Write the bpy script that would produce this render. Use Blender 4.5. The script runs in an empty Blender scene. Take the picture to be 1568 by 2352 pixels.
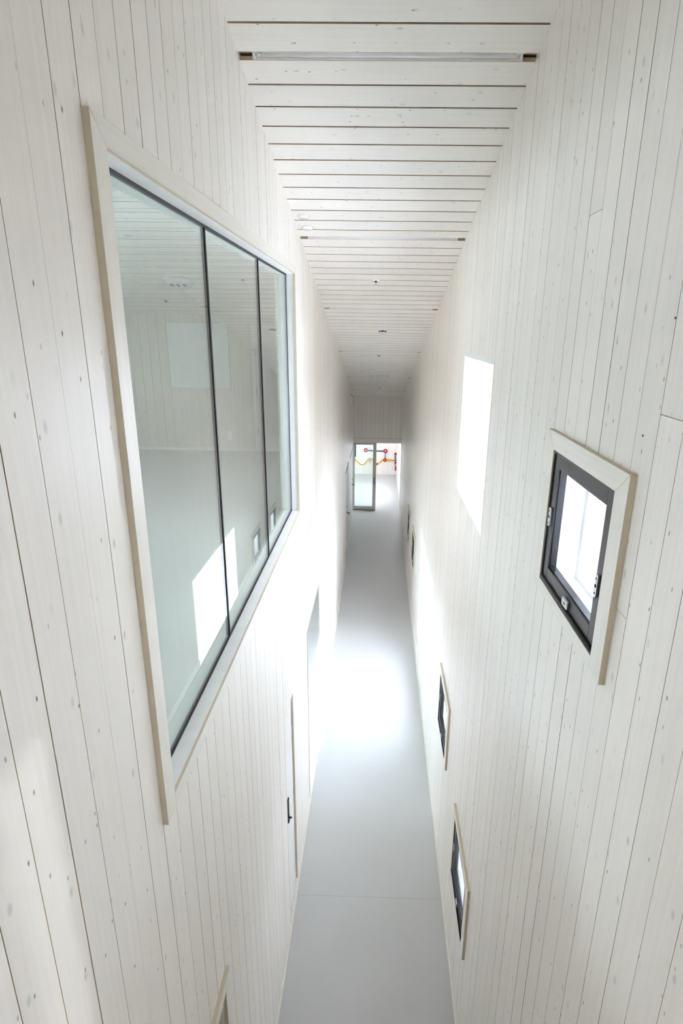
import bpy, math, random
from mathutils import Matrix, Vector

random.seed(7)
scene = bpy.context.scene
COL = scene.collection

# ------------------------------------------------------------------ camera
H = 5.4                                    # eye height above the corridor floor
def cam_rot(p, y, r):
    cy, sy, cp, sp, cr, sr = math.cos(y), math.sin(y), math.cos(p), math.sin(p), math.cos(r), math.sin(r)
    B = Matrix(((1, 0, 0), (0, 0, 1), (0, -1, 0)))
    Yw = Matrix(((cy, sy, 0), (-sy, cy, 0), (0, 0, 1)))
    P = Matrix(((1, 0, 0), (0, cp, sp), (0, -sp, cp)))
    Rr = Matrix(((cr, -sr, 0), (sr, cr, 0), (0, 0, 1)))
    return Rr @ P @ B @ Yw
cam_data = bpy.data.cameras.new('camera')
cam = bpy.data.objects.new('camera', cam_data)
COL.objects.link(cam)
cam_data.sensor_fit = 'VERTICAL'
cam_data.sensor_height = 36.0
cam_data.sensor_width = 24.0
cam_data.lens = 1326.866 / 2352 * 36.0
cam_data.shift_x = -54.95 / 2352
cam_data.clip_start = 0.05
R = cam_rot(math.radians(-17.46872), math.radians(1.11268), math.radians(-0.83383))
cam.matrix_world = Matrix.Translation((0, 0, H)) @ R.transposed().to_4x4()
scene.camera = cam

# ------------------------------------------------------------------ world and exposure
world = bpy.data.worlds.new('overcast_sky')
scene.world = world
world.use_nodes = True
try:
    world.cycles.sampling_method = 'NONE'      # an even sky needs no directed sampling
except Exception:
    pass
bg = world.node_tree.nodes['Background']
bg.inputs['Color'].default_value = (0.785, 0.847, 1.0, 1)
bg.inputs['Strength'].default_value = 10.3
sun_data = bpy.data.lights.new('veiled_sun', 'SUN')
sun_data.energy = 0.6
sun_data.angle = math.radians(1.3)
sun_data.color = (0.93, 0.97, 1.0)
sun = bpy.data.objects.new('veiled_sun', sun_data); COL.objects.link(sun)
sun.rotation_euler = Vector((-1.464, 1.145, -0.50)).to_track_quat('-Z', 'Y').to_euler()
vs = scene.view_settings
vs.view_transform = 'Standard'
vs.look = 'None'
vs.exposure = 0.32
vs.gamma = 1.0
vs.use_curve_mapping = False
try:
    scene.cycles.use_denoising = True
    scene.cycles.use_adaptive_sampling = True
    scene.cycles.adaptive_threshold = 0.25
    scene.cycles.max_bounces = 12
    scene.cycles.diffuse_bounces = 8
    scene.cycles.glossy_bounces = 4
    scene.cycles.transparent_max_bounces = 16
    scene.cycles.sample_clamp_indirect = 12.0
except Exception:
    pass

# ------------------------------------------------------------------ plan dimensions (metres)
XL, XR = -0.724, 0.74                      # board faces of the two corridor walls
WT = 0.146                                 # thickness of the left wall
YB, YE = -1.3, 17.35                       # ends of the corridor
SLOPE = 0.2258
ZC0 = 7.44
ANG = math.atan(SLOPE)
def zc(y): return ZC0 - SLOPE * y
BP = 0.1275                                # wall board pitch
CP = 0.185                                 # ceiling board pitch
ROOM_Z, ROOM_Y, ROOM_X = 3.69, 8.28, -4.6

# ------------------------------------------------------------------ materials
def new_mat(name):
    m = bpy.data.materials.new(name); m.use_nodes = True
    return m, m.node_tree, m.node_tree.nodes['Principled BSDF']
def plain(name, col, rough=0.5, metal=0.0, spec=0.5, coat=0.0):
    m, nt, b = new_mat(name)
    n = nt.nodes.new('ShaderNodeTexNoise'); n.inputs['Scale'].default_value = 14.0; n.inputs['Detail'].default_value = 0.0
    tc = nt.nodes.new('ShaderNodeTexCoord'); nt.links.new(tc.outputs['Object'], n.inputs['Vector'])
    mr = nt.nodes.new('ShaderNodeMapRange'); mr.inputs['To Min'].default_value = 0.96; mr.inputs['To Max'].default_value = 1.04
    nt.links.new(n.outputs['Fac'], mr.inputs['Value'])
    mx = nt.nodes.new('ShaderNodeVectorMath'); mx.operation = 'SCALE'
    mx.inputs[0].default_value = col
    nt.links.new(mr.outputs['Result'], mx.inputs['Scale'])
    nt.links.new(mx.outputs['Vector'], b.inputs['Base Color'])
    b.inputs['Roughness'].default_value = rough; b.inputs['Metallic'].default_value = metal
    b.inputs['Specular IOR Level'].default_value = spec; b.inputs['Coat Weight'].default_value = coat
    return m
def wood(name, col, axis=2, knots=1.0, rough=0.36, grain=0.028):
    """whitewashed boards: the grain runs along `axis`; knots and streaks differ from board to board"""
    m, nt, b = new_mat(name)
    L = nt.links.new
    def node(t, **k):
        n = nt.nodes.new(t)
        for a, v in k.items(): setattr(n, a, v)
        return n
    tc = node('ShaderNodeTexCoord'); oi = node('ShaderNodeObjectInfo')
    sx = node('ShaderNodeSeparateXYZ'); L(tc.outputs['Object'], sx.inputs['Vector'])
    ax = ['X', 'Y', 'Z']; along = ax.pop(axis)
    ac = node('ShaderNodeMath', operation='ADD'); L(sx.outputs[ax[0]], ac.inputs[0]); L(sx.outputs[ax[1]], ac.inputs[1])
    def shifted(sock, k):
        m_ = node('ShaderNodeMath', operation='MULTIPLY_ADD'); m_.inputs[1].default_value = k
        L(oi.outputs['Random'], m_.inputs[0]); L(sock, m_.inputs[2]); return m_.outputs['Value']
    cb = node('ShaderNodeCombineXYZ'); L(shifted(ac.outputs['Value'], 53.0), cb.inputs['X']); L(shifted(sx.outputs[along], 71.0), cb.inputs['Y'])
    def scaled(across, along_):
        v = node('ShaderNodeVectorMath', operation='MULTIPLY'); v.inputs[1].default_value = (across, along_, 0.0)
        L(cb.outputs['Vector'], v.inputs[0]); return v.outputs['Vector']
    g = node('ShaderNodeTexNoise', noise_dimensions='2D'); g.inputs['Scale'].default_value = 1.0; g.inputs['Detail'].default_value = 1.0
    L(scaled(75.0, 1.6), g.inputs['Vector'])
    gm = node('ShaderNodeMapRange'); gm.inputs['From Min'].default_value = 0.3; gm.inputs['From Max'].default_value = 0.7
    gm.inputs['To Min'].default_value = 1.0 - grain; gm.inputs['To Max'].default_value = 1.0 + grain * 0.4
    L(g.outputs['Fac'], gm.inputs['Value'])
    bt = node('ShaderNodeMapRange'); bt.inputs['To Min'].default_value = 0.965; bt.inputs['To Max'].default_value = 1.02
    L(oi.outputs['Random'], bt.inputs['Value'])
    mul = node('ShaderNodeMath', operation='MULTIPLY'); L(gm.outputs['Result'], mul.inputs[0]); L(bt.outputs['Result'], mul.inputs[1])
    sc = node('ShaderNodeVectorMath', operation='SCALE'); sc.inputs[0].default_value = col
    L(mul.outputs['Value'], sc.inputs['Scale'])
    cur = sc.outputs['Vector']
    for k, (kx, ky, rad, dark, keep) in enumerate(((9.0, 4.5, 0.055, (0.22, 0.21, 0.21), 0.50), (17.0, 8.0, 0.068, (0.06, 0.055, 0.06), 0.76))):
        v = node('ShaderNodeTexVoronoi', feature='F1', voronoi_dimensions='2D'); v.inputs['Scale'].default_value = 1.0
        v.inputs['Randomness'].default_value = 1.0
        L(scaled(kx, ky), v.inputs['Vector'])
        core = node('ShaderNodeMapRange'); core.interpolation_type = 'SMOOTHSTEP'
        core.inputs['From Min'].default_value = rad * 0.25; core.inputs['From Max'].default_value = rad * (1.9 if k == 0 else 1.2)
        core.inputs['To Min'].default_value = 1.0; core.inputs['To Max'].default_value = 0.0
        L(v.outputs['Distance'], core.inputs['Value'])
        sep = node('ShaderNodeSeparateColor'); L(v.outputs['Color'], sep.inputs['Color'])
        gt = node('ShaderNodeMapRange'); gt.inputs['From Min'].default_value = keep; gt.inputs['From Max'].default_value = 1.0
        gt.inputs['To Min'].default_value = 0.0; gt.inputs['To Max'].default_value = (0.40 if k == 0 else 0.95) * knots
        L(sep.outputs['Red'], gt.inputs['Value'])
        f = node('ShaderNodeMath', operation='MULTIPLY'); L(core.outputs['Result'], f.inputs[0]); L(gt.outputs['Result'], f.inputs[1])
        mx = node('ShaderNodeMix', data_type='RGBA'); L(f.outputs['Value'], mx.inputs['Factor'])
        L(cur, mx.inputs[6]); mx.inputs[7].default_value = (*dark, 1)
        cur = mx.outputs[2]
    L(cur, b.inputs['Base Color'])
    b.inputs['Roughness'].default_value = rough
    return m
def glass(name, tint=(0.90, 0.955, 0.93), base=0.035):
    m = bpy.data.materials.new(name); m.use_nodes = True
    nt = m.node_tree; nt.nodes.clear(); L = nt.links.new
    out = nt.nodes.new('ShaderNodeOutputMaterial')
    tr = nt.nodes.new('ShaderNodeBsdfTransparent'); tr.inputs['Color'].default_value = (*tint, 1)
    gl = nt.nodes.new('ShaderNodeBsdfGlossy'); gl.inputs['Roughness'].default_value = 0.0
    gl.inputs['Color'].default_value = (1, 1, 1, 1)
    lw = nt.nodes.new('ShaderNodeLayerWeight'); lw.inputs['Blend'].default_value = 0.5
    pw = nt.nodes.new('ShaderNodeMath'); pw.operation = 'POWER'; pw.inputs[1].default_value = 5.0
    L(lw.outputs['Facing'], pw.inputs[0])
    ma = nt.nodes.new('ShaderNodeMath'); ma.operation = 'MULTIPLY_ADD'; ma.inputs[1].default_value = 1 - base; ma.inputs[2].default_value = base
    L(pw.outputs['Value'], ma.inputs[0])
    mx = nt.nodes.new('ShaderNodeMixShader')
    L(ma.outputs['Value'], mx.inputs['Fac']); L(tr.outputs['BSDF'], mx.inputs[1]); L(gl.outputs['BSDF'], mx.inputs[2])
    L(mx.outputs['Shader'], out.inputs['Surface'])
    return m
WHITE = (0.93, 0.885, 0.825)
M = {}
M['pine_v'] = wood('whitewashed_pine_upright', WHITE, 2)
M['pine_x'] = wood('whitewashed_pine_crosswise', (0.93, 0.89, 0.835), 0, knots=1.0)
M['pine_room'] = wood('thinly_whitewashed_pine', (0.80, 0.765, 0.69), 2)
M['grey_mid'] = plain('mid_grey_fitting', (0.28, 0.31, 0.29), 0.5)
M['trim'] = wood('whitewashed_trim', (0.88, 0.845, 0.775), 2, knots=0.15, rough=0.32)
M['trim_y'] = wood('whitewashed_trim_level', (0.88, 0.845, 0.775), 1, knots=0.15, rough=0.32)
M['raw'] = plain('raw_pine_edge', (0.52, 0.42, 0.29), 0.7)
M['casing_edge'] = plain('pale_bare_edge', (0.68, 0.60, 0.46), 0.6)
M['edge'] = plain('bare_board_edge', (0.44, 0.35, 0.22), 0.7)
M['gap'] = plain('raw_pine_backing', (0.44, 0.36, 0.25), 0.8)
M['white'] = plain('white_paint', (0.88, 0.875, 0.86), 0.4)
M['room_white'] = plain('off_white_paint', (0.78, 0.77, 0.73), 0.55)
M['enamel'] = plain('white_enamel', (0.93, 0.92, 0.90), 0.25)
M['tube'] = plain('frosted_tube', (0.93, 0.925, 0.91), 0.2)
M['black'] = plain('black_rubber', (0.012, 0.012, 0.014), 0.45)
M['sash'] = plain('dark_grey_paint', (0.038, 0.037, 0.040), 0.38)
M['frame'] = plain('black_paint', (0.018, 0.018, 0.02), 0.3)
M['steel'] = plain('brushed_steel', (0.62, 0.62, 0.63), 0.3, 1.0)
M['bronze'] = plain('dark_lever_metal', (0.10, 0.09, 0.08), 0.35, 1.0)
M['grey_paint'] = plain('warm_grey_paint', (0.62, 0.60, 0.54), 0.4)
M['board'] = plain('pinboard_white', (0.84, 0.88, 0.86), 0.5)
M['red'] = plain('red_plastic', (0.42, 0.006, 0.012), 0.35)
M['yellow'] = plain('yellow_plastic', (0.78, 0.46, 0.05), 0.4)
M['blue'] = plain('blue_plastic', (0.03, 0.05, 0.28), 0.4)
M['green'] = plain('green_plastic', (0.25, 0.42, 0.12), 0.4)
M['navy'] = plain('navy_panel', (0.012, 0.03, 0.05), 0.4)
M['ink'] = plain('printed_ink', (0.05, 0.05, 0.05), 0.6)
M['glass'] = glass('clear_glass')
M['pane'] = glass('window_glass', (0.97, 0.98, 0.98), 0.02)
# grey linoleum
def lino():
    m, nt, b = new_mat('grey_linoleum'); L = nt.links.new
    tc = nt.nodes.new('ShaderNodeTexCoord')
    n1 = nt.nodes.new('ShaderNodeTexNoise'); n1.inputs['Scale'].default_value = 2.2; n1.inputs['Detail'].default_value = 3
    n2 = nt.nodes.new('ShaderNodeTexNoise'); n2.inputs['Scale'].default_value = 160.0
    L(tc.outputs['Object'], n1.inputs['Vector']); L(tc.outputs['Object'], n2.inputs['Vector'])
    a = nt.nodes.new('ShaderNodeMath'); a.operation = 'ADD'; L(n1.outputs['Fac'], a.inputs[0]); L(n2.outputs['Fac'], a.inputs[1])
    mr = nt.nodes.new('ShaderNodeMapRange'); mr.inputs['From Min'].default_value = 0.6; mr.inputs['From Max'].default_value = 1.4
    mr.inputs['To Min'].default_value = 0.99; mr.inputs['To Max'].default_value = 1.01
    L(a.outputs['Value'], mr.inputs['Value'])
    s = nt.nodes.new('ShaderNodeVectorMath'); s.operation = 'SCALE'; s.inputs[0].default_value = (0.60, 0.60, 0.60)
    L(mr.outputs['Result'], s.inputs['Scale']); L(s.outputs['Vector'], b.inputs['Base Color'])
    rr = nt.nodes.new('ShaderNodeMapRange'); rr.inputs['To Min'].default_value = 0.30; rr.inputs['To Max'].default_value = 0.32
    L(n1.outputs['Fac'], rr.inputs['Value']); L(rr.outputs['Result'], b.inputs['Roughness'])
    return m
M['lino'] = lino()

# ------------------------------------------------------------------ mesh helpers
class MB:
    def __init__(s): s.v = []; s.f = []; s.m = []; s.sm = []
    def quad(s, pts, mi=0, smooth=False):
        b = len(s.v); s.v += [tuple(p) for p in pts]; s.f.append(tuple(range(b, b + len(pts)))); s.m.append(mi); s.sm.append(smooth)
    def box(s, x0, x1, y0, y1, z0, z1, mi=0, miy=None, fx0=None, fx1=None, fz=None):
        b = len(s.v)
        s.v += [(x0, y0, z0), (x1, y0, z0), (x1, y1, z0), (x0, y1, z0), (x0, y0, z1), (x1, y0, z1), (x1, y1, z1), (x0, y1, z1)]
        miy = mi if miy is None else miy
        for f, k in (((0, 3, 2, 1), fz), ((4, 5, 6, 7), fz), ((0, 1, 5, 4), miy), ((2, 3, 7, 6), miy), ((1, 2, 6, 5), fx1), ((3, 0, 4, 7), fx0)):
            s.f.append(tuple(b + i for i in f)); s.m.append(mi if k is None else k); s.sm.append(False)
        return s
    def prism(s, poly, axis, a0, a1, mi=0, side=None):
        """poly: points in the two other axes, counter-clockwise or not; closed solid"""
        def P(p, a):
            q = list(p); q.insert(axis, a); return tuple(q)
        n = len(poly); b = len(s.v)
        s.v += [P(p, a0) for p in poly] + [P(p, a1) for p in poly]
        s.f.append(tuple(b + i for i in range(n))[::-1]); s.f.append(tuple(b + n + i for i in range(n)))
        s.m += [mi, mi]; s.sm += [False, False]
        for i in range(n):
            j = (i + 1) % n
            s.f.append((b + i, b + j, b + n + j, b + n + i)); s.m.append(mi if side is None else side); s.sm.append(False)
        return s
    def lathe(s, prof, axis=2, seg=24, c=(0, 0, 0), mi=0):
        """prof: list of (radius, height) round `axis`"""
        b = len(s.v); n = len(prof)
        o = [i for i in range(3) if i != axis]
        for k in range(seg):
            t = 2 * math.pi * k / seg
            for r, h in prof:
                p = [0, 0, 0]; p[axis] = c[axis] + h; p[o[0]] = c[o[0]] + r * math.cos(t); p[o[1]] = c[o[1]] + r * math.sin(t)
                s.v.append(tuple(p))
        for k in range(seg):
            k2 = (k + 1) % seg
            for i in range(n - 1):
                s.f.append((b + k * n + i, b + k2 * n + i, b + k2 * n + i + 1, b + k * n + i + 1)); s.m.append(mi); s.sm.append(True)
        return s
    def tube(s, pts, r, seg=10, mi=0):
        pts = [Vector(p) for p in pts]; b = len(s.v); n = len(pts)
        up = Vector((0.31, 0.2, 0.93)).normalized()
        for i, p in enumerate(pts):
            d = (pts[min(i + 1, n - 1)] - pts[max(i - 1, 0)]).normalized()
            u = d.cross(up)
            if u.length < 0.1: u = d.cross(Vector((1, 0, 0)))
            u.normalize(); w = d.cross(u)
            for k in range(seg):
                t = 2 * math.pi * k / seg
                s.v.append(tuple(p + u * (r * math.cos(t)) + w * (r * math.sin(t))))
        for i in range(n - 1):
            for k in range(seg):
                k2 = (k + 1) % seg
                s.f.append((b + i * seg + k, b + i * seg + k2, b + (i + 1) * seg + k2, b + (i + 1) * seg + k)); s.m.append(mi); s.sm.append(True)
        s.f.append(tuple(b + k for k in range(seg))[::-1]); s.m.append(mi); s.sm.append(False)
        s.f.append(tuple(b + (n - 1) * seg + k for k in range(seg))); s.m.append(mi); s.sm.append(False)
        return s
    def build(s, name, mats, parent=None, loc=None, bevel=0.0):
        if isinstance(mats, str): mats = [mats]
        me = bpy.data.meshes.new(name); me.from_pydata(s.v, [], s.f)
        for k in mats: me.materials.append(M[k])
        me.polygons.foreach_set('material_index', s.m); me.polygons.foreach_set('use_smooth', s.sm)
        import bmesh
        bm = bmesh.new(); bm.from_mesh(me); bmesh.ops.recalc_face_normals(bm, faces=bm.faces); bm.to_mesh(me); bm.free()
        me.update()
        o = bpy.data.objects.new(name, me); COL.objects.link(o)
        if loc: o.location = loc
        if parent: o.parent = parent
        if bevel:
            md = o.modifiers.new('bevel', 'BEVEL'); md.width = bevel; md.segments = 2; md.limit_method = 'ANGLE'
        return o
def empty(name, loc=(0, 0, 0), rot=(0, 0, 0)):
    o = bpy.data.objects.new(name, None); COL.objects.link(o); o.location = loc; o.rotation_euler = rot
    o.empty_display_size = 0.1
    return o
def tag(o, label=None, cat=None, kind=None, group=None):
    if label: o['label'] = label
    if cat: o['category'] = cat
    if kind: o['kind'] = kind
    if group: o['group'] = group
    return o
def box(name, mat, parent, x0, x1, y0, y1, z0, z1, bevel=0.0):
    return MB().box(x0, x1, y0, y1, z0, z1).build(name, mat, parent, bevel=bevel)
def cells(y0, y1, z0, z1, holes):
    """rectangles left of [y0,y1]x[z0,z1] after cutting the holes (ya,yb,za,zb)"""
    ys = sorted({y0, y1, *[min(max(v, y0), y1) for h in holes for v in h[:2]]})
    out = []
    for a, b in zip(ys, ys[1:]):
        if b - a < 1e-5: continue
        m = (a + b) / 2
        cut = sorted((h[2], h[3]) for h in holes if h[0] < m < h[1])
        z = z0
        for c0, c1 in cut:
            if c0 > z: out.append((a, b, z, min(c0, z1)))
            z = max(z, c1)
        if z < z1: out.append((a, b, z, z1))
    return out
def ring(mb, x0, x1, y0, y1, z0, z1, wy, wzb, wzt, mi=0):
    """rectangular frame in the y-z plane"""
    mb.box(x0, x1, y0, y0 + wy, z0, z1, mi); mb.box(x0, x1, y1 - wy, y1, z0, z1, mi)
    mb.box(x0, x1, y0 + wy, y1 - wy, z0, z0 + wzb, mi); mb.box(x0, x1, y0 + wy, y1 - wy, z1 - wzt, z1, mi)
    return mb

# ------------------------------------------------------------------ openings
BIGWIN = (1.665, 5.085, 3.80, 5.835)       # upper glazing in the left wall
LOWWIN = (5.57, 9.36, 0.06, 2.255)         # floor-deep glazing below it
NARROW = (4.03, 4.50, 0.06, 2.25)          # narrow flush door
CORNERWIN = (0.75, 2.03, 0.5, 2.20)        # glazing low at the near end
FARDOOR1 = (13.0, 14.2, 0.05, 2.24)
FARDOOR2 = (15.15, 17.15, 0.05, 2.14)
LEFT_HOLES = [BIGWIN, LOWWIN, NARROW, CORNERWIN, FARDOOR1, FARDOOR2]
RUP = (3.86, 5.21, 4.01, 5.23)             # upper frameless window
RLOW = (6.68, 8.85, 0.48, 2.35)            # lower frameless window
RBACK = (-0.56, -0.10, 3.7, 5.17)            # window beside the camera
SMALL = [(1.613, 4.328), (3.19, 0.835), (4.64, 1.31), (10.02, 1.055), (11.76, 0.95)]   # near lower corner of the casings
SW, SH = 0.82, 0.69                        # casing size
def small_hole(y, z): return (y + 0.09, y + 0.73, z + 0.052, z + 0.618)
RIGHT_HOLES = [RUP, RLOW, RBACK] + [small_hole(*p) for p in SMALL]

# ------------------------------------------------------------------ floor
fl = empty('floor')
tag(fl, 'pale grey linoleum floor running down the corridor', 'floor', 'structure')
box('screed', 'gap', fl, ROOM_X, XR + 0.4, YB, 22.3, -0.2, -0.004)
for y0, y1 in ((YB, 4.349), (4.351, 13.0), (13.002, 22.2)):
    box('floor_sheet', 'lino', fl, ROOM_X, XR + 0.06, y0, y1, -0.004, 0.0)

# ------------------------------------------------------------------ walls
def wall(name, label, xf, side, holes, seam0, gap_seed, joints):
    """board-clad wall: xf = board face, side = -1 left / +1 right of the corridor"""
    rnd = random.Random(gap_seed)
    w = MB()
    d = 0.006
    thick = WT if side < 0 else 0.38
    xa, xb = sorted((xf + side * d, xf + side * thick))
    for a, b, c, e in cells(YB, YE + 0.02, 0.0, 7.95, holes):
        w.box(xa, xb, a, b, c, e, 1, **({'fx1': 0} if side < 0 else {'fx0': 0}))
    root = w.build(name, ['gap', 'room_white'])
    tag(root, label, 'wall', 'structure')
    y = seam0 - BP * math.ceil((seam0 - YB) / BP)
    k = 0
    while y < YE:
        g = rnd.choice((0.0008, 0.0012, 0.0017, 0.0022, 0.0032)) 
        y0, y1 = max(y + g, YB), min(y + BP - 0.0006, YE)
        pr = rnd.uniform(0, 0.0005)
        top = zc(y0) + 0.03
        segs = [(0.0, top)]
        for jy, jz in joints:
            if y0 < jy < y1: segs = [(0.0, jz - 0.0012), (jz + 0.0012, top)]
        for z0, z1 in segs:
            mb = MB(); x0, x1 = sorted((xf + side * d, xf - side * pr))
            for a, b, c, e in cells(y0, y1, z0, z1, holes):
                mb.box(x0 - xf, x1 - xf, a - y0, b - y0, c, e, 0, 1)
            if mb.v: mb.build('wall_board', ['pine_v', 'edge'], root, (xf, y0, 0))
        y += BP; k += 1
    return root
wall_left = wall('wall_left', 'left wall of whitewashed upright boards with the big glazing', XL, -1, LEFT_HOLES, 1.332, 3, [(1.1, 6.4), (6.3, 2.9)])
wall_right = wall('wall_right', 'right wall of whitewashed upright boards with the small black windows', XR, 1, RIGHT_HOLES, 1.284, 5, [(1.48, 5.20), (1.6, 4.6), (3.05, 2.5), (2.2, 5.8)])
# plugged screw holes in the boards of the right wall
for (y, z) in ((1.545, 5.44), (1.62, 5.13), (1.30, 5.42)):
    mb = MB().lathe([(0.0, 0.0), (0.0034, 0.0), (0.0034, 0.0012), (0.0022, 0.0012), (0.0022, 0.0004), (0.0, 0.0004)], axis=0, seg=14)
    o = mb.build('screw_plug', 'ink', wall_right, (XR - 0.0014, y, z))

# shell behind the corridor, around the upper room and the rooms below it
def struct(name, label, mat, boxes):
    mb = MB()
    for b in boxes: mb.box(*b)
    return tag(mb.build(name, mat), label, name.split('_')[0], 'structure')
# back wall behind the camera, with a tall window in it
bw = []
for a, b, c, e in cells(XL, XR, 0, 8.0, []): bw.append((a, b, YB - 0.2, YB, c, e))
struct('wall_back', 'white wall behind the camera', 'room_white', bw)
ow = []
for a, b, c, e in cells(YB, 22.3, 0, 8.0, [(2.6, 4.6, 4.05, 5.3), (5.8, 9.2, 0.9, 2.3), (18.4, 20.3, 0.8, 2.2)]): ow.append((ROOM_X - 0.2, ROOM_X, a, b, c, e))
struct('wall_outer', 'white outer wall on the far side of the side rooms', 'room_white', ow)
struct('wall_partition', 'white cross wall closing the side rooms', 'room_white',
       [(ROOM_X, XL - WT, YB - 0.2, YB, 0, 8.0), (ROOM_X, XL - WT, 9.75, 9.9, 0, 3.45), (ROOM_X, XL - WT, 3.2, 3.35, 0, 3.45),
        (ROOM_X, XL - WT, 17.36, 17.46, 0, 4.6), (ROOM_X, XR + 0.4, 22.14, 22.34, 0, 3.2)])

# ------------------------------------------------------------------ ceiling
ce = MB()
def slab(mb, x0, x1, y0, y1, t0, t1, mi=0):
    mb.prism([(y0, zc(y0) + t0), (y1, zc(y1) + t0), (y1, zc(y1) + t1), (y0, zc(y0) + t1)], 0, x0, x1, mi)
slab(ce, ROOM_X - 0.2, XR + 0.4, YB - 0.2, YE + 0.1, 0.05, 0.25)
ceiling = tag(ce.build('ceiling', 'gap'), 'sloping ceiling of whitewashed crosswise boards with open joints', 'ceiling', 'structure')
LAMPS = [3.34, 5.572, 7.84, 10.62, 13.57, 15.86]     # far edge of the board before each lamp slot
SLOT = 0.060
def ceiling_boards(x0, x1, ystart, yend, slots, parent, gap=0.0125):
    y = ystart
    while y < yend - 0.02:
        y1 = y + CP - gap
        nxt = y + CP
        for s in slots:
            if y - 0.02 < s <= y + CP + 0.02:
                y1 = s; nxt = s + SLOT
        y1 = min(y1, yend)
        ym = (y + y1) / 2
        mb = MB(); hl = (y1 - y) / 2
        # local: y along the slope, z away from the room
        c = math.cos(ANG)
        mb.box(x0, x1, -hl / c, hl / c, 0, 0.021, 0, 1)
        o = mb.build('ceiling_board', ['pine_x', 'raw'], parent, (0, ym, zc(ym)))
        o.rotation_euler = (-ANG, 0, 0)
        y = nxt
ceiling_boards(XL, XR, 3.158 + 0.0065 - 4 * CP, YE - 0.02, LAMPS, ceiling)
ceiling_boards(ROOM_X, XL - WT, 4.86 - 12 * CP, ROOM_Y, [4.70], ceiling, gap=0.008)
mb = MB(); slab(mb, ROOM_X, XR, YB, 2.43, 0.0, 0.05)
mb.build('ceiling_panel', 'pine_x', ceiling)

# ------------------------------------------------------------------ fluorescent battens let into the ceiling
def batten(y, x0, x1, label, first=None):
    yc = y + SLOT / 2
    root = empty('recessed_batten_light', ((x0 + x1) / 2, yc, zc(yc)), (-ANG, 0, 0))
    tag(root, label, 'ceiling light', group='recessed fluorescent battens')
    if first:
        for ch in first.children:
            c = ch.copy(); COL.objects.link(c); c.parent = root
            for g in ch.children:
                d = g.copy(); COL.objects.link(d); d.parent = c
        return root
    hx = 0.678; hs = SLOT / 2 - 0.003
    mb = MB()                                # white trough, slanted end plates
    mb.prism([(-hs, 0.0), (-hs, 0.034), (hs, 0.034), (hs, 0.0), (hs - 0.002, 0.0), (hs - 0.006, 0.026), (-hs + 0.006, 0.026), (-hs + 0.002, 0.0)], 0, -hx + 0.01, hx - 0.01)
    mb.build('trough', 'enamel', root)
    for sgn in (-1, 1):
        e = MB(); e.prism([(sgn * (hx - 0.012), 0.046), (sgn * (hx - 0.028), 0.002), (sgn * (hx - 0.022), 0.002), (sgn * (hx - 0.004), 0.046)], 1, -hs, hs)
        e.build('end_plate', 'enamel', root)
        h = MB(); h.box(sgn * (hx - 0.05) - 0.007, sgn * (hx - 0.05) + 0.007, -0.010, 0.010, 0.002, 0.027)
        ho = h.build('lampholder', 'white', root, bevel=0.002)
        p = MB().lathe([(0, -0.003), (0.006, -0.003), (0.006, 0.003), (0, 0.003)], axis=0, seg=12, c=(sgn * (hx - 0.058), -0.011, 0.014))
        p.build('contact', 'ink', ho)
        rw = MB(); rw.box(sgn * 0.683 if sgn > 0 else -0.729, 0.729 if sgn > 0 else -0.683, -hs, hs, 0.03, 0.045)
        rw.build('packing_block', 'raw', root)
    t = MB().tube([(-hx + 0.05, 0.004, 0.013), (hx - 0.05, 0.004, 0.013)], 0.0125, 14)
    to = t.build('tube', 'tube', root)
    mk = MB()
    for i, w in enumerate((0.010, 0.006, 0.012, 0.004, 0.011)):
        mk.box(0.50 + i * 0.017, 0.50 + i * 0.017 + w, -0.0092, -0.0085, 0.0105 + (i % 2) * 0.002, 0.0125 + (i % 2) * 0.002)
    mk.build('printed_mark', 'ink', to)
    return root
ords = ['nearest the top of the picture, wide and clear', 'second from the top, beside the two white discs', 'third from the top, between sprinkler and smoke detector',
        'fourth from the top, beyond the smoke detector', 'fifth, beside the small ceiling grille', 'farthest, just before the end wall']
b0 = None
for y, od in zip(LAMPS, ords):
    b = batten(y, XL, XR, 'white fluorescent batten in the ceiling, ' + od, b0)
    b0 = b0 or b
rl = batten(4.70, -2.3 - 0.73, -2.3 + 0.73, 'white fluorescent batten in the ceiling behind the big glazing', b0)

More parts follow.
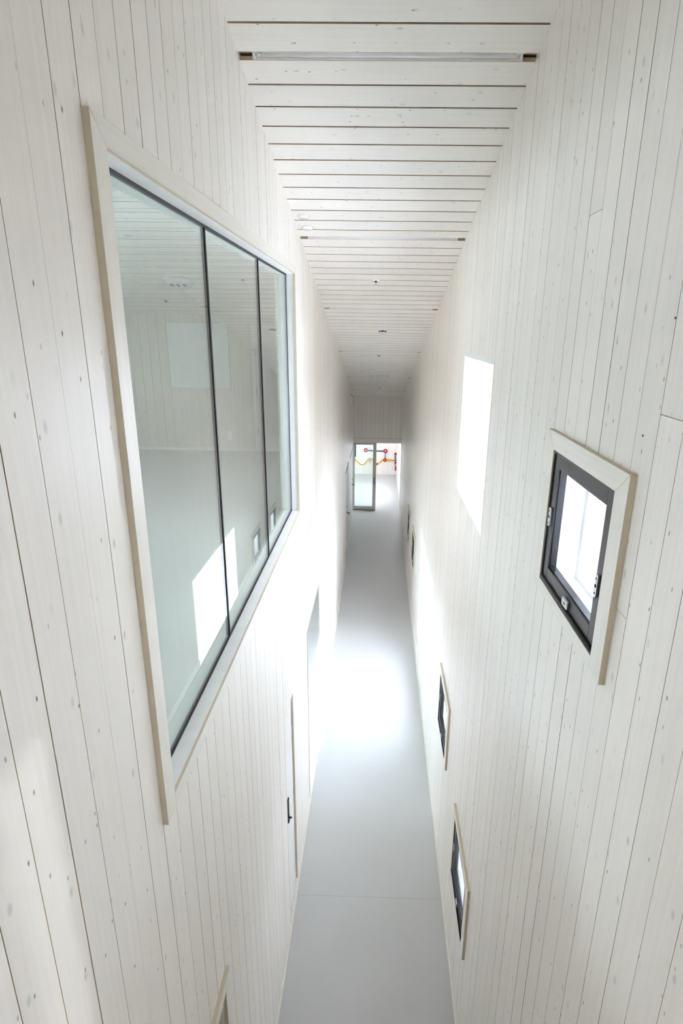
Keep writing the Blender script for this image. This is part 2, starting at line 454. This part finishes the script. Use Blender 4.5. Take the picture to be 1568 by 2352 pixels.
# ------------------------------------------------------------------ round fittings on the ceiling
def on_ceiling(name, label, cat, x, y, group=None):
    return tag(empty(name, (x, y, zc(y)), (-ANG, 0, 0)), label, cat, None, group)
for (x, y, lab) in ((-0.636, 5.17, 'flat white round ceiling cover, the nearer of the two above the glazing'), (-0.63, 5.385, 'flat white round ceiling cover, the farther one next to the lamp')):
    r = on_ceiling('ceiling_disc', lab, 'ceiling disc', x, y, 'white discs on the ceiling')
    MB().lathe([(0, -0.012), (0.044, -0.011), (0.047, -0.006), (0.047, 0.001)], seg=28).build('cover', 'enamel', r)
    MB().lathe([(0.047, 0.000), (0.050, -0.003), (0.051, 0.001)], seg=28).build('rim', 'enamel', r)
def sprinkler(x, y, lab):
    r = on_ceiling('sprinkler_head', lab, 'sprinkler', x, y, 'sprinkler heads')
    MB().lathe([(0.012, -0.004), (0.036, -0.008), (0.045, 0.001)], seg=24).build('rosette', 'enamel', r)
    MB().lathe([(0, -0.018), (0.010, -0.018), (0.012, -0.004), (0.012, 0.0)], seg=16).build('body', 'black', r)
    t = MB().tube([(-0.008, 0, -0.016), (-0.008, 0, -0.032), (0, 0, -0.038)], 0.002, 6); t.tube([(0.008, 0, -0.016), (0.008, 0, -0.032), (0, 0, -0.038)], 0.002, 6)
    t.build('yoke', 'steel', r)
    MB().lathe([(0, -0.040), (0.013, -0.040), (0.013, -0.038), (0, -0.038)], seg=14).build('deflector', 'steel', r)
sprinkler(-0.054, 6.757, 'small sprinkler head in the ceiling between the second and third lamps')
sprinkler(-0.007, 10.95, 'tiny sprinkler head in the ceiling just beyond the fourth lamp')
sprinkler(0.03, 15.3, 'tiny sprinkler head in the ceiling before the end wall')
sprinkler(-2.68, 7.62, 'sprinkler head on the ceiling of the room behind the glazing')
r = on_ceiling('smoke_detector', 'white round smoke detector with dark slots on the corridor ceiling', 'smoke detector', 0.039, 9.03)
MB().lathe([(0, -0.012), (0.066, -0.012), (0.070, 0.001)], seg=28).build('base', 'enamel', r)
MB().lathe([(0, -0.052), (0.030, -0.050), (0.046, -0.042), (0.050, -0.034)], seg=28).build('cap', 'enamel', r)
MB().lathe([(0.047, -0.038), (0.054, -0.012)], seg=28).build('slot_band', 'ink', r)
for k in range(6):
    t = 2 * math.pi * k / 6
    MB().tube([(0.050 * math.cos(t), 0.050 * math.sin(t), -0.036), (0.056 * math.cos(t), 0.056 * math.sin(t), -0.010)], 0.004, 6).build('rib', 'enamel', r)
r = on_ceiling('ceiling_grille', 'small rectangular grille let into the far end of the corridor ceiling', 'grille', 0.02, 13.35)
g = MB(); g.box(-0.20, 0.20, -0.15, -0.13, -0.012, 0); g.box(-0.20, 0.20, 0.13, 0.15, -0.012, 0); g.box(-0.20, -0.18, -0.13, 0.13, -0.012, 0); g.box(0.18, 0.20, -0.13, 0.13, -0.012, 0)
g.build('frame', 'enamel', r)
box('filter', 'board', r, -0.18, 0.18, -0.13, 0.13, -0.004, 0.0)
for k in range(7):
    MB().box(-0.18, 0.18, -0.105 + k * 0.035 - 0.005, -0.105 + k * 0.035 + 0.005, -0.010, -0.004).build('slat', 'enamel', r)
r = on_ceiling('round_ceiling_lamp', 'round glass ceiling lamp in the room behind the big glazing', 'ceiling light', -2.25, 6.85)
MB().lathe([(0.16, 0.0), (0.175, -0.012), (0.16, -0.022), (0.14, -0.018)], seg=36).build('rim', 'enamel', r)
MB().lathe([(0, -0.045), (0.08, -0.042), (0.13, -0.030), (0.145, -0.016)], seg=36).build('glass_bowl', 'board', r)
for x in (-0.07, 0.0, 0.07):
    box('bulb', 'grey_mid', r, x - 0.016, x + 0.016, -0.03, 0.03, -0.052, -0.043)

# ------------------------------------------------------------------ windows
def casing(root, y0, y1, z0, z1, wy, wt, wb, x0, x1, xo=0.0, bottom=True):
    """mitred casing boards, each its own part (local coordinates, y-z plane)"""
    P = lambda poly, m: MB().prism(poly, 0, x0 - xo, x1 - xo, 0, 1).build('casing_board', [m, 'casing_edge'], root, bevel=0.0015)
    P([(y0, z1), (y0, z0), (y0 + wy, z0), (y0 + wy, z1 - wt)], 'trim')
    P([(y1, z1), (y1, z0), (y1 - wy, z0), (y1 - wy, z1 - wt)], 'trim')
    P([(y0 + 0.0016, z1), (y1 - 0.0016, z1), (y1 - wy, z1 - wt), (y0 + wy, z1 - wt)], 'trim_y')
    if bottom: P([(y0 + wy, z0), (y1 - wy, z0), (y1 - wy, z0 + wb), (y0 + wy, z0 + wb)], 'trim_y')

# 1: the big glazing on the left
y0, y1, z0, z1 = BIGWIN
w1 = tag(empty('window_1', (XL, (y0 + y1) / 2, z0)), 'large three-pane interior glazing with pale casing in the left wall', 'window', 'structure')
o = (XL, (y0 + y1) / 2, z0)
def loc(y, z): return (y - o[1], z - o[2])
ya, za = loc(1.585, 3.737); yb, zb = loc(5.155, 5.90)
casing(w1, ya, yb, za, zb, 0.080, 0.065, 0.063, 0.0, 0.021)
ly0, lz0 = loc(y0, z0); ly1, lz1 = loc(y1, z1)
for nm, b in (('jamb', (-WT - 0.004, 0.002, ly0 - 0.004, ly0 + 0.004, lz0 - 0.004, lz1 + 0.004)), ('jamb', (-WT - 0.004, 0.002, ly1 - 0.004, ly1 + 0.004, lz0 - 0.004, lz1 + 0.004)),
              ('head', (-WT - 0.004, 0.006, ly0 + 0.004, ly1 - 0.004, lz1 - 0.004, lz1 + 0.004)), ('sill', (-WT - 0.004, 0.010, ly0 + 0.004, ly1 - 0.004, lz0 - 0.004, lz0 + 0.004))):
    box(nm, 'white', w1, *b)
gx = -0.060
stops = [ly0 + 0.0, 2.77 - o[1], 3.935 - o[1], ly1]
for a, b in zip(stops, stops[1:]):
    box('glass_pane', 'glass', w1, gx - 0.004, gx + 0.004, a + 0.007, b - 0.007, lz0 + 0.010, lz1 - 0.010)
for s in stops[1:-1]:
    box('pane_joint', 'black', w1, gx - 0.010, gx + 0.008, s - 0.0068, s + 0.0068, lz0 + 0.004, lz1 - 0.004)
box('gasket', 'black', w1, gx - 0.009, gx + 0.008, ly0, ly1, lz1 - 0.015, lz1 - 0.003)
box('gasket', 'black', w1, gx - 0.009, gx + 0.008, ly0, ly1, lz0 + 0.003, lz0 + 0.012)
box('gasket', 'black', w1, gx - 0.006, gx + 0.006, ly1 - 0.009, ly1 - 0.003, lz0 + 0.012, lz1 - 0.015)

# 2: floor-deep glazing on the ground floor
y0, y1, z0, z1 = LOWWIN
w2 = tag(empty('window_2', (XL, (y0 + y1) / 2, z0)), 'floor-deep interior glazing low in the left wall opposite the bright window', 'window', 'structure')
o = (XL, (y0 + y1) / 2, z0)
ly0, lz0 = loc(y0, z0); ly1, lz1 = loc(y1, z1)
for nm, m, b in (('jamb', 'white', (-0.17, -0.001, ly0, ly0 + 0.010, lz0, lz1)), ('jamb', 'white', (-0.17, -0.001, ly1 - 0.012, ly1, lz0, lz1)),
                 ('head', 'white', (-0.17, -0.012, ly0, ly1, lz1 - 0.012, lz1)), ('sill', 'white', (-0.17, -0.001, ly0, ly1, lz0, lz0 + 0.015))):
    box(nm, m, w2, *b)
mb = ring(MB(), -0.155, -0.115, ly0 + 0.012, ly1 - 0.012, lz0 + 0.015, lz1 - 0.012, 0.03, 0.03, 0.03); mb.build('frame', 'white', w2)
box('glass_pane', 'glass', w2, -0.139, -0.131, ly0 + 0.04, ly1 - 0.04, lz0 + 0.045, lz1 - 0.042)
box('bead', 'edge', w2, 0.0, 0.004, ly0 - 0.014, ly0, lz0 - 0.03, lz1 + 0.010)
box('bead', 'edge', w2, 0.0, 0.004, ly0, ly1, lz1, lz1 + 0.010)
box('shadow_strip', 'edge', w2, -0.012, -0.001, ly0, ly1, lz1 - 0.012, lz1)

# 3: low glazing at the near left, only its top corner in the picture
y0, y1, z0, z1 = CORNERWIN
w3 = tag(empty('window_3', (XL, (y0 + y1) / 2, z0)), 'pale-cased window corner at the bottom left of the picture', 'window', 'structure')
o = (XL, (y0 + y1) / 2, z0)
ya, za = loc(0.67, 0.42); yb, zb = loc(2.11, 2.285)
casing(w3, ya, yb, za, zb, 0.080, 0.070, 0.080, 0.0, 0.020)
ly0, lz0 = loc(y0, z0); ly1, lz1 = loc(y1, z1)
ring(MB(), -WT, 0.0, ly0 - 0.002, ly1 + 0.002, lz0 - 0.002, lz1 + 0.017, 0.012, 0.012, 0.012).build('jamb', 'trim', w3)
box('glass_pane', 'glass', w3, -0.064, -0.056, ly0 + 0.01, ly1 - 0.01, lz0 + 0.01, lz1 + 0.005)

# small black casement windows
def small_window():
    root = empty('window_4')
    casing(root, 0, SW, 0, SH, 0.090, 0.072, 0.052, -0.021, 0.0)
    a, b, c, d = 0.09, 0.73, 0.052, 0.618
    ring(MB(), 0.0, 0.38, a - 0.006, b + 0.006, c - 0.006, d + 0.006, 0.008, 0.008, 0.008).build('reveal', 'white', root)
    ring(MB(), -0.017, 0.028, a + 0.0015, b - 0.0015, c + 0.0015, d - 0.0015, 0.010, 0.016, 0.010).build('frame', 'frame', root)
    s = ring(MB(), -0.012, 0.020, a + 0.013, b - 0.013, c + 0.020, d - 0.013, 0.054, 0.056, 0.052).build('sash', 'sash', root, bevel=0.002)
    ring(MB(), -0.004, 0.022, a + 0.066, b - 0.066, c + 0.075, d - 0.064, 0.006, 0.006, 0.005).build('glazing_bead', 'frame', s)
    box('glass_pane', 'pane', s, 0.008, 0.014, a + 0.070, b - 0.070, c + 0.079, d - 0.067)
    MB().tube([(-0.016, a + 0.012, c + 0.016), (-0.016, b - 0.012, c + 0.016)], 0.008, 10).build('seal', 'black', root)
    ring(MB(), 0.135, 0.20, a + 0.004, b - 0.004, c + 0.004, d - 0.004, 0.026, 0.026, 0.024).build('outer_sash', 'white', root)
    box('outer_pane', 'pane', root, 0.165, 0.171, a + 0.029, b - 0.029, c + 0.029, d - 0.027)
    # latch plates on the two stiles, a square one on the bottom rail
    for yy, zz in ((b - 0.036, c + 0.29), (a + 0.040, c + 0.235)):
        p = MB().prism([(yy - 0.011, zz - 0.032), (yy - 0.006, zz - 0.040), (yy + 0.006, zz - 0.040), (yy + 0.011, zz - 0.032), (yy + 0.011, zz + 0.032), (yy + 0.006, zz + 0.040), (yy - 0.006, zz + 0.040), (yy - 0.011, zz + 0.032)], 0, -0.021, -0.012)
        po = p.build('latch_plate', 'steel', s, bevel=0.0015)
        MB().lathe([(0, -0.0012), (0.0065, -0.0012), (0.0065, 0.001)], axis=0, seg=12, c=(-0.021, yy, zz)).build('spindle_hole', 'black', po)
        for dz in (-0.026, 0.026):
            MB().lathe([(0, -0.001), (0.004, -0.001), (0.004, 0.001)], axis=0, seg=10, c=(-0.021, yy, zz + dz)).build('screw', 'ink', po)
    ym = 0.385
    p = MB().box(-0.024, -0.012, ym - 0.030, ym + 0.030, c + 0.030, c + 0.062).build('catch_plate', 'steel', s, bevel=0.003)
    box('keyway', 'ink', p, -0.0248, -0.0235, ym - 0.014, ym + 0.010, c + 0.043, c + 0.048)
    return root
def copy_tree(o, name=None, parent=None):
    c = o.copy(); COL.objects.link(c)
    if name: c.name = name
    c.parent = parent
    for ch in o.children: copy_tree(ch, None, c)
    return c
slabels = ['largest black-framed casement window, high on the right wall', 'small black casement low on the right wall, nearest the bottom',
           'small black casement on the right wall just before the tall bright window', 'small black casement right after the tall bright window, the nearer of two',
           'farthest small black casement on the right wall, by the glazed door']
sw0 = small_window()
for i, ((y, z), lab) in enumerate(zip(SMALL, slabels)):
    s = sw0
    if i: s = copy_tree(sw0, 'window_%d' % (4 + i))
    s.location = (XR, y, z)
    tag(s, lab, 'window', 'structure', 'small casement windows')

# frameless daylight windows in the right wall
def daylight_window(name, hole, label, x=XR, set_back=0.0):
    a, b, c, d = hole
    root = tag(empty(name, (x, (a + b) / 2, c)), label, 'window', 'structure')
    h, t = (b - a) / 2, d - c
    ring(MB(), -0.001, 0.345, -h, h, 0.0, t, 0.003, 0.003, 0.003).build('reveal', 'white', root)
    ring(MB(), set_back + 0.002, set_back + 0.030, -h + 0.003, h - 0.003, 0.003, t - 0.003, 0.008, 0.006, 0.030).build('frame', 'white', root)
    box('glass_pane', 'pane', root, set_back + 0.014, set_back + 0.020, -h + 0.009, h - 0.009, 0.008, t - 0.031)
    return root
daylight_window('window_9', RUP, 'bright frameless daylight window high on the right wall')
daylight_window('window_10', RLOW, 'tall bright daylight window low on the right wall near the floor')

# ------------------------------------------------------------------ doors in the left wall
y0, y1, z0, z1 = NARROW
d1 = tag(empty('door_1', (XL, (y0 + y1) / 2, z0)), 'narrow flush white door with black lever in the left wall', 'door', 'structure')
h = (y1 - y0) / 2; t = z1 - z0
box('leaf', 'white', d1, -0.060, -0.018, -h + 0.008, h - 0.012, 0.004, t - 0.010, bevel=0.002)
box('jamb', 'casing_edge', d1, -0.12, -0.001, h - 0.010, h, 0.0, t)
box('jamb', 'trim', d1, -0.12, -0.004, -h, -h + 0.006, 0.0, t)
box('head', 'trim', d1, -0.12, -0.004, -h + 0.006, h - 0.010, t - 0.008, t)
hp = MB().box(-0.018, -0.006, -h + 0.105, -h + 0.145, 1.06, 1.32).build('handle_plate', 'frame', d1, bevel=0.003)
MB().tube([(-0.010, -h + 0.125, 1.11), (0.012, -h + 0.125, 1.11), (0.016, -h + 0.127, 1.11)], 0.008, 10).build('lever', 'frame', hp)
MB().lathe([(0, 0), (0.011, 0), (0.011, 0.010), (0, 0.010)], axis=0, seg=14, c=(-0.008, -h + 0.125, 1.085)).build('keyhole_rose', 'steel', hp)
for zz in (0.3, 1.1, 1.9):
    MB().tube([(-0.012, h - 0.014, zz - 0.04), (-0.012, h - 0.014, zz + 0.04)], 0.006, 8).build('hinge', 'steel', d1)

def far_door(name, hole, label, lever_y, lever_z):
    y0, y1, z0, z1 = hole
    root = tag(empty(name, (XL, (y0 + y1) / 2, z0)), label, 'door', 'structure')
    h = (y1 - y0) / 2; t = z1 - z0
    box('leaf', 'white', root, -0.062, -0.020, -h + 0.02, h - 0.02, 0.004, t - 0.02, bevel=0.002)
    box('jamb', 'trim', root, -0.12, 0.003, -h, -h + 0.018, 0, t)
    box('jamb', 'trim', root, -0.12, 0.003, h - 0.018, h, 0, t)
    box('head', 'edge', root, -0.12, 0.010, -h + 0.018, h - 0.018, t - 0.018, t)
    for zz in (0.25, 1.05, 1.85):
        MB().tube([(-0.014, -h + 0.02, zz - 0.06), (-0.014, -h + 0.02, zz + 0.06)], 0.010, 8).build('hinge', 'grey_paint', root)
    yy = lever_y - (y0 + y1) / 2; zz = lever_z - z0
    ro = MB().lathe([(0, 0), (0.024, 0), (0.024, 0.008), (0, 0.008)], axis=0, seg=16, c=(-0.020, yy, zz)).build('rose', 'bronze', root)
    MB().tube([(-0.015, yy, zz), (0.035, yy, zz), (0.045, yy - 0.012, zz), (0.045, yy - 0.12, zz)], 0.010, 10).build('lever', 'bronze', ro)
    MB().lathe([(0, 0), (0.022, 0), (0.022, 0.010), (0, 0.010)], axis=0, seg=16, c=(-0.020, yy, zz + 0.16)).build('lock_cylinder', 'bronze', root)
    return root
far_door('door_2', FARDOOR1, 'flush white door in the left wall, the nearer of two far doors', 13.9, 1.0)
far_door('door_3', FARDOOR2, 'wide white door in the left wall beside the glazed end door', 16.9, 0.95)

# ------------------------------------------------------------------ baseboards
def base(name, label, x0, x1, runs):
    root = tag(empty(name, ((x0 + x1) / 2, 2.0, 0)), label, 'baseboard', 'structure')
    for a, b in runs:
        MB().box(-(x1 - x0) / 2, (x1 - x0) / 2, a - 2, b - 2, 0.0, 0.045).build('baseboard_length', 'trim_y', root, bevel=0.002)
    return root
base('baseboard_left', 'thin pale baseboard along the foot of the left wall', XL, XL + 0.014, ((YB, 4.02), (4.022, 9.1), (9.102, 12.98), (14.22, 15.13)))
base('baseboard_right', 'thin pale baseboard along the foot of the right wall', XR - 0.014, XR, ((YB, 3.6), (3.602, 8.2), (8.202, 12.8), (12.802, YE)))

# ------------------------------------------------------------------ end wall and glazed door
ew = MB(); ew.box(XL, XR + 0.4, YE + 0.006, YE + 0.10, 2.135, 4.2)
wall_end = tag(ew.build('wall_end', 'gap'), 'short end wall of upright boards above the glazed door', 'wall', 'structure')
x = XL + 0.004
while x < XR - 0.02:
    x1 = min(x + BP - 0.003, XR)
    MB().box(0, x1 - x, -0.0, 0.006, 2.285, 3.60, 0, None, 1, 1).build('wall_board', ['pine_v', 'edge'], wall_end, (x, YE, 0))
    x += BP
box('head_casing', 'trim', wall_end, XL, XR, YE - 0.012, YE + 0.006, 2.14, 2.278)
box('shadow_gap', 'edge', wall_end, XL, XR, YE - 0.002, YE + 0.006, 2.278, 2.285)
box('ceiling_batten', 'trim', wall_end, XL, XR, YE - 0.10, YE - 0.0, 3.46, 3.61)

gd = tag(empty('door_4', (-0.37, YE + 0.03, 0)), 'grey-framed glazed door leaf closing half the end doorway', 'door', 'structure')
lx0, lx1 = XL + 0.37 + 0.02, -0.03 + 0.37
lf = MB()
lf.box(lx0, lx0 + 0.014, -0.02, 0.02, 0.02, 2.13); lf.box(lx1 - 0.10, lx1, -0.02, 0.02, 0.02, 2.13)
lf.box(lx0 + 0.014, lx1 - 0.10, -0.02, 0.02, 0.02, 0.13); lf.box(lx0 + 0.014, lx1 - 0.10, -0.02, 0.02, 2.08, 2.13)
lf.build('leaf_frame', 'grey_paint', gd)
box('glass_pane', 'glass', gd, lx0 + 0.014, lx1 - 0.10, -0.003, 0.003, 0.13, 2.08)
pl = box('flush_pull', 'bronze', gd, lx1 - 0.062, lx1 - 0.040, -0.024, -0.020, 0.85, 1.08)
box('threshold_seal', 'black', gd, lx0, lx1, -0.015, 0.015, 0.004, 0.02)
dfm = tag(empty('trim_1', (0.0, YE + 0.04, 0)), 'thin grey frame around the open half of the end doorway', 'door frame', 'structure')
box('post', 'grey_paint', dfm, XR - 0.012, XR + 0.004, -0.04, 0.06, 0, 2.14)
box('post', 'grey_paint', dfm, XL, XL + 0.018, -0.04, 0.06, 0, 2.14)

# ------------------------------------------------------------------ the room beyond the glazed door
FX = 0.75
FW = (18.25, 20.3, 0.55, 2.3)
fr = MB()
for a, b, c, e in cells(YE + 0.1, 22.14, 0, 3.2, [FW]): fr.box(FX, FX + 0.35, a, b, c, e)
tag(fr.build('wall_playroom', 'pine_v'), 'right wall of the room beyond the glazed door', 'wall', 'structure')
struct('ceiling_playroom', 'white ceiling of the room beyond the glazed door', 'room_white', [(ROOM_X, FX + 0.35, YE + 0.1, 22.3, 2.75, 2.95)])
daylight_window('window_11', FW, 'bright daylight window in the room beyond the glazed door', FX, 0.28)
YP = 22.138
pw = tag(empty('wall_far', (0, YP, 0)), 'boarded far wall of the room beyond the glazed door', 'wall', 'structure')
x = -2.6
while x < FX:
    x1 = min(x + BP * 2 - 0.004, FX)
    MB().box(0, x1 - x, -0.006, 0.004, 0.0, 2.75).build('wall_board', 'pine_v', pw, (x, 0, 0))
    x += BP * 2
yf = YP - 0.006
def at(x, z, d=0.0): return (x, -d, z)
# play pipes: rings, bars and bent tubes fixed to the far wall
pp = tag(empty('wall_play_pipes', (0, yf, 0)), 'red rings, black bar and yellow pipes mounted on the far wall', 'wall toy')
def ring_part(x, z, r, mat, hub):
    ro = MB().lathe([(r * 0.45, -0.02), (r * 0.45, -0.06), (r * 0.75, -0.075), (r, -0.06), (r, -0.0)], axis=1, seg=24, c=(x, 0, z)).build('ring', mat, pp)
    MB().lathe([(0, -0.065), (r * 0.34, -0.062), (r * 0.42, -0.04), (r * 0.45, 0.0)], axis=1, seg=18, c=(x, 0, z)).build('hub', hub, ro)
ring_part(-0.447, 0.958, 0.078, 'red', 'white')
ring_part(0.314, 0.938, 0.078, 'red', 'white')
ring_part(0.305, 0.585, 0.070, 'red', 'yellow')
MB().tube([at(-0.36, 0.945, 0.04), at(0.235, 0.93, 0.04)], 0.022, 10).build('bar', 'black', pp)
MB().tube([at(0.31, 0.86, 0.04), at(0.308, 0.66, 0.04)], 0.016, 10).build('bar', 'blue', pp)
MB().tube([at(-0.91, 0.60, 0.04), at(-0.80, 0.52, 0.04), at(-0.68, 0.41, 0.04), at(-0.60, 0.375, 0.04), at(-0.51, 0.39, 0.04), at(-0.41, 0.51, 0.04), at(-0.34, 0.60, 0.04), at(-0.26, 0.635, 0.04), at(-0.17, 0.60, 0.04), at(-0.06, 0.46, 0.04), at(0.02, 0.41, 0.04), at(0.10, 0.47, 0.04), at(0.18, 0.56, 0.04), at(0.25, 0.585, 0.04)], 0.024, 10).build('pipe', 'yellow', pp)
MB().lathe([(0, -0.07), (0.035, -0.07), (0.04, 0.0)], axis=1, seg=14, c=(0.0, 0, 0.42)).build('clamp', 'red', pp)
MB().prism([(0.37, 0.54), (0.50, 0.53), (0.57, 0.555), (0.57, 0.60), (0.50, 0.62), (0.37, 0.62)], 1, -0.06, 0.0).build('funnel', 'yellow', pp)
MB().tube([at(0.57, 0.575, 0.04), at(0.68, 0.565, 0.04)], 0.016, 8).build('bar', 'red', pp)
MB().tube([at(-0.32, 0.56, 0.05), at(-0.22, 0.555, 0.05)], 0.010, 8).build('bar', 'red', pp)
MB().tube([at(-0.27, 0.55, 0.05), at(-0.30, 0.49, 0.05), at(-0.25, 0.45, 0.05)], 0.008, 8).build('hook', 'black', pp)
pb = tag(empty('wall_play_column', (0, yf, 0)), 'upright column of red, blue and green play blocks beside the far window', 'wall toy')
for (x, z, w, hh, m) in ((0.715, 0.835, 0.055, 0.035, 'red'), (0.71, 0.585, 0.035, 0.045, 'green'), (0.725, 0.49, 0.05, 0.03, 'red'), (0.745, 0.30, 0.045, 0.035, 'red'), (0.75, 0.215, 0.05, 0.040, 'red')):
    MB().box(x - w, min(x + w, 0.748), -0.07, 0.0, z - hh, z + hh).build('block', m, pb, bevel=0.004)
MB().tube([at(0.695, 0.78, 0.035), at(0.695, 0.63, 0.035)], 0.018, 8).build('rod', 'blue', pb)
MB().tube([at(0.70, 0.46, 0.035), at(0.715, 0.34, 0.035)], 0.014, 8).build('rod', 'red', pb)
MB().box(0.725, 0.775, -0.04, 0, 0.345, 0.455).build('plate', 'white', pb)
npn = tag(empty('wall_panel', (-0.87, yf, 0.69)), 'narrow dark navy panel with a pale knob on the far wall', 'wall panel')
MB().box(-0.035, 0.035, -0.03, 0, 0.0, 0.55).build('panel', 'navy', npn)
MB().lathe([(0, -0.045), (0.012, -0.045), (0.015, -0.03)], axis=1, seg=12, c=(0, 0, 0.30)).build('knob', 'steel', npn)
so = tag(empty('wall_socket', (0.60, yf, 0.18)), 'white double socket low on the far wall below the play pipes', 'socket')
MB().box(-0.03, 0.03, -0.012, 0, 0.0, 0.12).build('plate', 'enamel', so, bevel=0.002)
for zz in (0.035, 0.085): MB().lathe([(0, -0.009), (0.018, -0.009), (0.020, -0.013), (0.022, -0.012)], axis=1, seg=16, c=(0, 0, zz)).build('outlet', 'board', so)

# white box lamp high on the left wall near the end
bl = tag(empty('wall_box_lamp', (XL, 15.1, 3.53)), 'small white box lamp high on the left wall before the end', 'wall lamp')
box('housing', 'enamel', bl, 0.0, 0.05, -0.17, 0.17, 0.0, 0.27, bevel=0.004)
box('cover', 'tube', bl, 0.05, 0.075, -0.15, 0.15, 0.02, 0.25, bevel=0.01)

# ------------------------------------------------------------------ the upper room behind the big glazing
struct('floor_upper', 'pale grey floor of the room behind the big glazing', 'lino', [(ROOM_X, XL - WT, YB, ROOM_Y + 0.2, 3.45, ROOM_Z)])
uw = MB(); uw.box(ROOM_X, XL - WT, ROOM_Y + 0.006, ROOM_Y + 0.12, ROOM_Z, zc(ROOM_Y) + 0.1)
wall_room = tag(uw.build('wall_upper_room', 'gap'), 'boarded end wall of the room behind the big glazing', 'wall', 'structure')
x = ROOM_X; rnd = random.Random(4)
while x < XL - WT - 0.01:
    x1 = min(x + BP - rnd.choice((0.0022, 0.003, 0.004)), XL - WT)
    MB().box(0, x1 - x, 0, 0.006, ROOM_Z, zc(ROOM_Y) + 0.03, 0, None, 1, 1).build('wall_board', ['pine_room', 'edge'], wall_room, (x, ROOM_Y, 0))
    x += BP
box('skirting', 'trim', wall_room, ROOM_X, -1.78, ROOM_Y - 0.012, ROOM_Y, ROOM_Z, ROOM_Z + 0.04)
wb = tag(empty('pin_board', (-2.51, ROOM_Y, 4.584)), 'blank white square board on the wall behind the big glazing', 'board')
box('panel', 'board', wb, -0.425, 0.425, -0.016, -0.004, 0.0, 0.88)
ring_b = MB(); ring_b.box(-0.428, 0.428, -0.012, -0.002, -0.003, 0.0); ring_b.box(-0.428, 0.428, -0.012, -0.002, 0.88, 0.883); ring_b.box(-0.428, -0.425, -0.012, -0.002, 0, 0.88); ring_b.box(0.425, 0.428, -0.012, -0.002, 0, 0.88)
ring_b.build('edging', 'edge', wb)
s2 = tag(empty('double_socket', (-2.145, ROOM_Y, 3.86)), 'white double socket low on the wall behind the big glazing', 'socket')
MB().box(-0.036, 0.036, -0.014, 0, 0.0, 0.125).build('plate', 'enamel', s2, bevel=0.002)
for zz in (0.036, 0.089): MB().lathe([(0, -0.010), (0.019, -0.010), (0.022, -0.016), (0.025, -0.014)], axis=1, seg=18, c=(0, 0, zz)).build('outlet', 'board', s2)
d5 = tag(empty('door_5', (-1.32, ROOM_Y, ROOM_Z)), 'plain white door at the end of the room behind the big glazing', 'door', 'structure')
box('leaf', 'white', d5, -0.40, 0.40, -0.020, -0.004, 0.01, 1.72, bevel=0.002)
box('frame_post', 'white', d5, -0.44, -0.40, -0.030, -0.002, 0.0, 1.76)
box('frame_post', 'white', d5, 0.40, 0.44, -0.030, -0.002, 0.0, 1.76)
box('frame_head', 'white', d5, -0.40, 0.40, -0.030, -0.002, 1.72, 1.76)
for zz in (0.30, 0.85, 1.40):
    MB().tube([(-0.40, -0.030, zz - 0.05), (-0.40, -0.030, zz + 0.05)], 0.008, 8).build('hinge', 'steel', d5)
